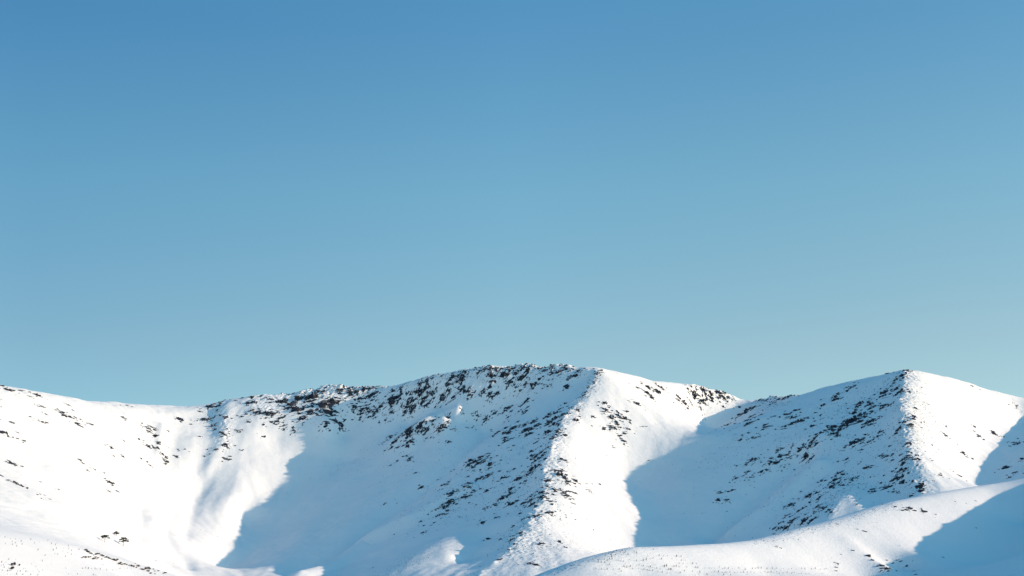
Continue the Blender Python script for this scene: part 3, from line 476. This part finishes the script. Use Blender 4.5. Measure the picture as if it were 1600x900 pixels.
def where(i):
    """a phrase for the ground a rock stands on, from the mountain it belongs to and the picture of it"""
    px, py = rk[i, 0], rk[i, 1]; lb = labels[i]
    if lb == NEARHILL: return 'on the smooth near snow hill' if py < 858 else 'low on the near hill by its shadow'
    if lb == LOWHILL: return 'on the low shrubby hill at bottom left'
    if lb == OUTER or px > 1525 and lb == RIGHT: return 'in the blue shade at the right edge'
    if lb == LEFT or (lb == MID and px < 440):
        if px < 120: return 'on the sunlit slope at the far left'
        if px < 300: return 'on the sunlit slope left of the gully'
        return 'on the sunlit spur under the left crags' if py > 640 or px < 420 else 'among the snowy crags on the left skyline'
    if lb == MID:
        if px < 615: return 'among the snowy crags on the left skyline' if py < 652 else 'in the shaded bowl under the left crags'
        if py < 624 and px < 945: return 'on the rocky crest of the middle peak'
        if px > 1040 and py < 640: return 'on the sunlit saddle between the two peaks'
        if px > 885: return 'on the sunlit right flank of the middle peak'
        if px > 815: return 'along the broken ridge running down the middle peak'
        if px < 690 and py < 700: return 'by the small sunlit tongue on the shaded face'
        return 'high on the shaded face of the middle peak' if py < 740 else 'low on the shaded face of the middle peak'
    if px < 1260 and py < 668: return 'beside the saddle left of the right peak'
    if px > 1440: return 'on the sunlit right flank of the right peak'
    if px > 1385: return 'along the broken ridge below the right summit'
    if py > 770: return 'around the sunlit patch low on the right peak'
    return 'high on the shaded face of the right peak' if py < 700 else 'halfway down the shaded face of the right peak'
ORD = ('largest', 'second largest', 'third largest', 'fourth largest'); seen = {}
tiny = []
for rank, i in enumerate(order):
    x, y, z = pos[i]; z = sample(np.array([x]), np.array([y]))[0]
    w_, h_ = RW[i], RH[i]
    sx, sz = w_ * .64, max(h_ * .95, w_ * .22); sz = min(sz, sx * .8); sy = min(max(h_ * .8, w_ * .3), w_ * .7)
    M3 = frame(x, y, rng.uniform(-.5, .5)) @ Matrix.Diagonal((sx, sy, sz)).to_3x3()
    if rank < NBIG:
        o = bpy.data.objects.new('rock_outcrop', OUTM[int(rng.integers(16))]); C.objects.link(o)
        o.matrix_world = Matrix.Translation((x, y, z)) @ M3.to_4x4()
        ph = where(i); k_ = seen.get(ph, 0); seen[ph] = k_ + 1
        sun_lit = 'sunlit' in ph or 'near' in ph and 'hill' in ph
        o['label'] = (ORD[k_] + ' dark rock outcrop ' if k_ < 4 else 'smaller dark snow-topped rock outcrop ') + ph
        o['category'] = 'rock'; o['group'] = 'rock outcrops ' + ph
    else:
        tiny.append((x, y, z, M3, int(rng.integers(16)), rank % 2))
# rubble: single stones strewn round the outcrops, drawn out along the strike of the slope
for i in order[:560]:
    fr = frame(pos[i][0], pos[i][1], 0.0)
    for _ in range(int(rng.integers(2, 8))):
        u, v = rng.normal(0, RW[i] * .9 + 3), rng.normal(0, RW[i] * .35 + 2.2); q = fr @ Vector((u, v, 0))
        x, y = pos[i][0] + q.x, pos[i][1] + q.y
        z = sample(np.array([x]), np.array([y]))[0]; s_ = rng.uniform(.5, 1.0) ** 2 * min(2.6, .9 + RW[i] * .14)
        tiny.append((x, y, z + s_ * .15, fr @ Matrix.Rotation(rng.normal(0, .3), 3, 'Z') @ Matrix.Diagonal((s_ * rng.uniform(1.1, 2.2), s_, s_ * rng.uniform(.8, 1.2))).to_3x3(), int(rng.integers(16)), 1))
def specks(poly, count, spread, lo=.35, hi=.9):
    w = hit([p[0] for p in poly], [p[1] for p in poly]); w = w[~np.isnan(w[:, 0])]
    for _ in range(count):
        j = int(rng.integers(len(w) - 1)); t = rng.uniform()
        x, y = (w[j] * (1 - t) + w[j + 1] * t)[:2] + rng.normal(0, spread, 2)
        z = sample(np.array([x]), np.array([y]))[0]; s_ = rng.uniform(lo, hi)
        tiny.append((x, y, z + s_ * .3, Matrix.Rotation(rng.uniform(0, 6.28), 3, 'Z') @ Matrix.Diagonal((s_ * 1.2, s_, s_)).to_3x3(), int(rng.integers(16)), 1))
specks([(935,582),(905,628),(868,680)], 260, 9); specks([(868,680),(850,745),(840,800),(800,860)], 420, 22); specks([(1415,585),(1412,640),(1414,690),(1430,770)], 420, 18)
specks([(1425,615),(1435,650),(1430,690)], 420, 24, .3, .7); specks([(640,606),(720,590),(800,582),(900,582)], 300, 18); specks([(440,622),(520,618),(600,612)], 160, 14)
specks([(830,830),(850,860),(790,890)], 500, 30, .25, .6); specks([(690,850),(640,880),(610,895)], 260, 22, .25, .55); specks([(1180,848),(1300,818),(1400,789)], 240, 7, .2, .45)
specks([(880,890),(950,868),(985,857)], 120, 6, .2, .45); specks([(1290,650),(1360,620),(1390,600)], 200, 22); specks([(700,760),(780,720),(830,680)], 160, 35); specks([(1240,700),(1300,680),(1380,720)], 160, 35)
specks([(560,690),(660,720),(780,700)], 260, 60, .3, .8); specks([(640,800),(740,790),(820,760)], 420, 50, .3, .8); specks([(1100,720),(1220,700),(1340,680)], 420, 55, .3, .8); specks([(1200,790),(1300,760),(1400,740)], 320, 40, .3, .8)
specks([(690,590),(760,575),(820,572),(885,573)], 150, 5, .8, 2.4); specks([(430,617),(520,606),(600,604)], 90, 5, .8, 2.2); specks([(1080,606),(1150,620)], 40, 5, .8, 1.9); specks([(1180,624),(1245,620)], 40, 5, .8, 1.9)
specks([(1190,635),(1240,632)], 90, 10); specks([(1560,640),(1590,632)], 120, 16, .25, .5); specks([(1230,820),(1290,790),(1340,750)], 150, 14)
V, Fc, k = [], [], 0
for x, y, z, M3, t, kind in tiny:
    v, f = (BLK if kind else OUT)[t]; M = np.array(M3)
    V.append(v @ M.T + np.array([x, y, z])); Fc.append(f + k); k += len(v)
o = bpy.data.objects.new('scattered_rocks', tri_mesh('scattered_rocks', np.concatenate(V), np.concatenate(Fc), ROCK)); C.objects.link(o)
o['kind'] = 'stuff'; o['label'] = 'small dark rocks strewn over the snow slopes'; o['category'] = 'rocks'

# ------------------------------------------------------------------ vegetation
class Leaves:
    def __init__(self): self.v, self.f = [], []
    def tuft(self, c, r, n, size, flat=1.0):
        for _ in range(n):
            d = rng.normal(0, 1, 3); d /= np.linalg.norm(d) + 1e-9
            p = np.array(c) + d * rng.uniform(.2, 1) ** .6 * np.array([r, r, r * flat])
            a, b = rng.normal(0, 1, 3), rng.normal(0, 1, 3); a /= np.linalg.norm(a); b -= a * (a @ b); b /= np.linalg.norm(b)
            s1, s2 = size * rng.uniform(.6, 1.3), size * rng.uniform(.3, .7); k = len(self.v)
            self.v += [p - a * s1, p + b * s2, p + a * s1, p - b * s2]; self.f.append((k, k + 1, k + 2, k + 3))
    def tube(self, pts_, rad, n=6):
        k = len(self.v)
        for p, r in zip(pts_, rad):
            for j in range(n): self.v.append(np.array(p) + r * np.array([math.cos(6.283 * j / n), math.sin(6.283 * j / n), 0.15 * math.sin(12.57 * j / n)]))
        for i in range(len(pts_) - 1):
            for j in range(n): self.f.append((k + i * n + j, k + i * n + (j + 1) % n, k + (i + 1) * n + (j + 1) % n, k + (i + 1) * n + j))
    def mesh(self, name, mat):
        me = bpy.data.meshes.new(name); me.from_pydata([tuple(p) for p in self.v], [], self.f); me.materials.append(mat); return me
    def build(self, name, mat, parent=None):
        o = bpy.data.objects.new(name, self.mesh(name, mat)); C.objects.link(o); o.parent = parent; return o
def thing(name, label, cat, loc, group=None, rz=0):
    o = bpy.data.objects.new(name, None); C.objects.link(o); o.location = loc; o.rotation_euler = (0, 0, rz); o.empty_display_size = .5
    o['label'] = label; o['category'] = cat
    if group: o['group'] = group
    return o
def spot(px, py): p = hit([px], [py])[0]; return (float(p[0]), float(p[1]), float(p[2]) - .05)
# three spreading pines: (foot, height, pads of needles (x, y, z, radius))
PINES = (
 ((163.6,847.8), 11.0, 'left pine of three with a flat layered crown and long shadow',
  [(-2.5,0,10.2,2.6),(.5,.8,10.6,2.8),(3.2,-.4,10.0,2.7),(-5,.3,9.2,1.9),(5.5,.5,7.2,1.8),(-1,2,8.6,2.0),(7,0,6.6,1.2),(-3.5,-1.2,7,1.5),(1.8,-2,8.4,1.6)]),
 ((181.5,837.5), 7.5, 'smallest and rearmost of the three pines above the shrub band',
  [(0,0,6.8,1.7),(-1.6,.5,5.4,1.8),(1.9,-.3,5.0,1.9),(0,-1.2,4.4,1.7),(-3.2,0,3.9,1.3),(3.2,.6,3.6,1.3),(.3,1.3,3.6,1.6)]),
 ((192.2,854.0), 14.5, 'right pine of three with a rounded open crown on a bare trunk',
  [(-2.2,0,13.4,2.4),(1.4,.6,13.2,2.5),(-4.8,.4,10.6,2.3),(-1,-1.4,11.3,2.4),(3.8,.2,12.0,2.3),(6,-.2,9.8,2.1),(7.2,.5,7.6,1.6),(-6,.2,8.0,1.5),(1,1.8,9.4,2.3),(-1.6,.3,7.6,2.0),(3.6,-1.2,8.0,1.6)]))
for (bx_, by_), h_, text, pads in PINES:
    root = thing('pine_tree', text, 'tree', spot(bx_, by_), 'pine trees on the left slope')
    tk, cr = Leaves(), Leaves()
    tk.tube([(0,0,-.8),(.12,0,h_*.25),(-.1,.1,h_*.55),(.15,0,h_*.8),(0,0,h_*.95)], [.45,.36,.28,.18,.07], 8)
    for x, y, z, r in pads:
        z0 = z * .62; tk.tube([(0,0,z0),(x*.5,y*.5,z0+(z-z0)*.35),(x*.9,y*.9,z-.2)], [.14,.1,.04], 5)
        cr.tuft((x,y,z), r, int(260*r), .6, .3)
        for _ in range(4): cr.tuft((x+rng.normal(0,r*.6),y+rng.normal(0,r*.6),z+rng.uniform(-.2,.5)), r*.45, int(50*r), .42, .5)
    tk.build('trunk', BARK, root); cr.build('crown', NEEDLES, root)
# dark bushes
for (bx_, by_, wd, hg), text in (((20.5,885,4.2,4.2), 'tall dark bush at the bottom left corner'), ((19,890.5,3.6,3.0), 'low dark bush in front of the tall bush'), ((30.2,884.5,1.5,1.8), 'small round dark bush right of the tall bush')):
    root = thing('bush', text, 'bush', spot(bx_, by_), 'dark bushes at the bottom left'); st, cr = Leaves(), Leaves()
    for k in range(7):
        a = rng.uniform(0, 6.28); x, y, z = math.cos(a)*wd*.35, math.sin(a)*wd*.35, hg*rng.uniform(.5,.9)
        st.tube([(0,0,-.2),(x*.4,y*.4,z*.5),(x,y,z)], [.08,.06,.03], 5); cr.tuft((x,y,z), wd*.34, 130, .3, .9)
    st.build('stem', BARK, root); cr.build('crown', SCRUB_D, root)
# saplings and scrub, copied from a few forms
def sapling_mesh(k):
    l = Leaves(); l.tube([(0,0,-.3),(.03,0,.8),(0,0,1.7)], [.06,.05,.02], 5)
    for z, r in ((.5,.5),(.9,.42),(1.3,.3),(1.65,.16)): l.tuft((rng.normal(0,.06),rng.normal(0,.06),z), r, 16, .2, .5)
    return l.mesh('sapling', NEEDLES)
def scrub_mesh(k):
    l = Leaves()
    for _ in range(6):
        x, y = rng.normal(0,.55), rng.normal(0,.35); l.tube([(x*.2,y*.2,-.3),(x,y,rng.uniform(.5,1))], [.05,.02], 4); l.tuft((x,y,.55), .5, 30, .24, .7)
    return l.mesh('shrub', SCRUB)
SAP = [sapling_mesh(k) for k in range(5)]; SHR = [scrub_mesh(k) for k in range(5)]
def listed(ox_, oy_, scale, txt): return [(ox_ + float(a) / scale, oy_ + float(b) / scale) for a, b in (e.split(',') for e in txt.split())]
LOWSAP = listed(0, 820, 11.25, "85,215 185,250 270,250 215,290 270,320 95,330 220,350 295,375 370,290 385,345 540,260 610,320 685,310 665,450 790,545 840,275 905,325 1000,325 970,355 910,380 995,415 935,445 960,515 1015,515 1150,555 1120,410 1105,460 1200,370 1205,420 1255,450 1190,490 1250,520 1320,520 1385,510 740,640 630,735 665,785 745,795 580,825 555,685 150,610 275,610 105,665 30,660 60,715 20,715 70,760 410,775 445,770 305,820 355,820 455,825 490,825 685,830 665,885 540,880 400,875 290,880 190,875 130,870 40,810 130,812 160,808 190,805 1360,865 1510,765 1555,770 1205,865") + \
    listed(120, 820, 11.25, "155,760 205,765 260,775 320,780 350,775 410,780 100,770 460,705 430,700 525,795 620,800 680,790 650,795 760,770 850,765 890,765 955,775 575,685 15,865 320,885 345,885 290,885")
NEARSAP = listed(860, 840, 8, "1155,135 890,215 970,215 1080,245 765,245 675,275 710,285 740,270 770,285 850,290 880,292 915,295 990,280 1160,290 1200,290 1215,245 1240,265 1285,265 1360,235 1415,235 1390,270 1465,240 1520,275 1580,245 470,305 520,285 355,345 290,375 305,385 440,345 600,315 640,320 680,320 735,350 945,330 920,375 955,380 1000,370 1075,310 1110,355 1165,365 1225,375 1250,375 1280,378 1310,340 1430,355 1455,355 1575,370 570,390 640,405 710,405 785,405 860,410 885,420 1030,395 1100,395 1170,408 1215,415 1240,420 1280,425 1330,395 1370,395 1400,440 1425,380 1480,405 1510,405 1460,445 1345,425 90,445 50,465 1250,205 1290,155 1080,205") + \
    listed(1040, 840, 6.154, "105,190 150,190 110,220 155,222 190,220 130,250 170,252 210,250 260,255 300,260 10,275 45,315 80,280 130,290 205,290 290,290 310,290 380,295 420,295 440,297 470,297 520,290 545,300 570,300 605,302 640,300 665,300 705,298 765,310 835,298 865,298 890,300 920,302 975,305 1025,300 1045,305 1070,305 1135,302 1180,303 1210,303 1255,308 1310,305 1340,303 1405,308 1440,306 1490,306 1530,303 1545,300 440,332 470,332 510,338 545,338 580,335 620,340 665,335 690,338 720,338 750,335 790,335 820,335 850,340 915,335 955,335 985,337 1015,340 1040,342 1070,338 1095,345 1130,345 1170,342 1215,342 1240,345 1280,348 1305,348 1350,345 1380,348 1500,348 1515,345 395,350 400,365 285,360 320,355 260,325 180,320 140,345 100,335 50,300 560,362 625,362 330,340")
BAND = listed(120, 820, 11.25, "40,425 150,445 205,480 265,510 300,530 390,515 430,530 455,550 490,568 520,570 550,572 585,592 615,600 640,612 665,622 690,628 715,610 770,670 790,695 730,690 880,700 960,725 1030,680 1060,715 1050,750 1140,780 1200,745 1240,750 1160,785 1220,775 1275,780 1260,820 1290,850 1370,810 1430,805 1375,860 1340,775 1520,850 1560,845 90,575 150,575 210,570 280,600 330,575 350,600 430,600 380,580 180,460 240,500 330,520 830,690 920,712 1000,735 1090,730 1180,790")
def plant(lst, meshes, name, text, cat, group, lo, hi):
    for (px, py), q in zip(lst, hit([p[0] for p in lst], [p[1] + 1 for p in lst])):
        if np.isnan(q[0]): continue
        o = bpy.data.objects.new(name, meshes[int(rng.integers(len(meshes)))]); C.objects.link(o); sc_ = rng.uniform(lo, hi)
        o.location = q; o.rotation_euler = (0, 0, rng.uniform(0, 6.28)); o.scale = (sc_, sc_, sc_ * rng.uniform(.85, 1.15))
        o['label'] = text; o['category'] = cat; o['group'] = group
plant(NEARSAP, SAP, 'sapling', 'tiny dark sapling in the planted rows on the near hill', 'sapling', 'saplings in rows on the near hill', .4, 1.15)
plant(LOWSAP, SAP, 'sapling', 'tiny dark sapling dotted over the low hill at bottom left', 'sapling', 'saplings on the low hill', .5, 1.4)
plant(BAND, SHR, 'shrub', 'small brown shrub in the slanting band below the three pines', 'shrub', 'shrubs in the band below the pines', 1.1, 2.4)

# ------------------------------------------------------------------ light
w = bpy.data.worlds.new('World'); sc.world = w; w.use_nodes = True
N, L = w.node_tree.nodes, w.node_tree.links
bg = N['Background']; sky = N.new('ShaderNodeTexSky'); sky.sky_type = 'NISHITA'; sky.sun_disc = False
sky.sun_elevation = EL; sky.sun_rotation = math.radians(90) + AZ
sky.altitude = 1500
def sky_ramp(src, lo, hi, stops):
    mr = N.new('ShaderNodeMapRange'); mr.inputs['From Min'].default_value = lo; mr.inputs['From Max'].default_value = hi; L.new(src, mr.inputs['Value'])
    cr = N.new('ShaderNodeValToRGB'); L.new(mr.outputs[0], cr.inputs[0]); e = cr.color_ramp.elements
    while len(e) < len(stops): e.new(.5)
    for el, (p, c) in zip(e, stops): el.position = (p - lo) / (hi - lo); el.color = (*c, 1)
    return cr.outputs[0]
def times(a, b):
    m = N.new('ShaderNodeMix'); m.data_type = 'RGBA'; m.blend_type = 'MULTIPLY'; m.inputs['Factor'].default_value = 1
    L.new(a, m.inputs['A']); L.new(b, m.inputs['B']); return m.outputs['Result']
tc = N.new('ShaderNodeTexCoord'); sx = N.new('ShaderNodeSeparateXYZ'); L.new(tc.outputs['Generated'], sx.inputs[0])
up = sky_ramp(sx.outputs['Z'], 0, 1, [(.2, (.72, .765, .66)), (.307, (.615, .845, .765)), (.41, (.46, .79, .83)), (.5, (.37, .84, .88)), (.8, (.25, .92, 1.03))])  # upper stops, out of view, brightened to add fill light on the shaded snow
across = sky_ramp(sx.outputs['X'], -1, 1, [(-.6, (.56, .68, .78)), (-.32, (.61, .73, .81)), (0, (.92, .98, 1)), (.3, (.99, .985, .97))])
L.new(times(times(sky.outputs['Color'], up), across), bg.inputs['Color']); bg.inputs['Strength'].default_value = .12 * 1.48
sd = bpy.data.lights.new('sun', 'SUN'); so = bpy.data.objects.new('sun', sd); C.objects.link(so)
sd.energy = 3.5; sd.angle = math.radians(.5); sd.color = (1, .74, .52)
so.rotation_euler = Vector(SUN).to_track_quat('Z', 'Y').to_euler()
sc.view_settings.view_transform = 'Standard'; sc.view_settings.look = 'None'; sc.view_settings.exposure = 0.52
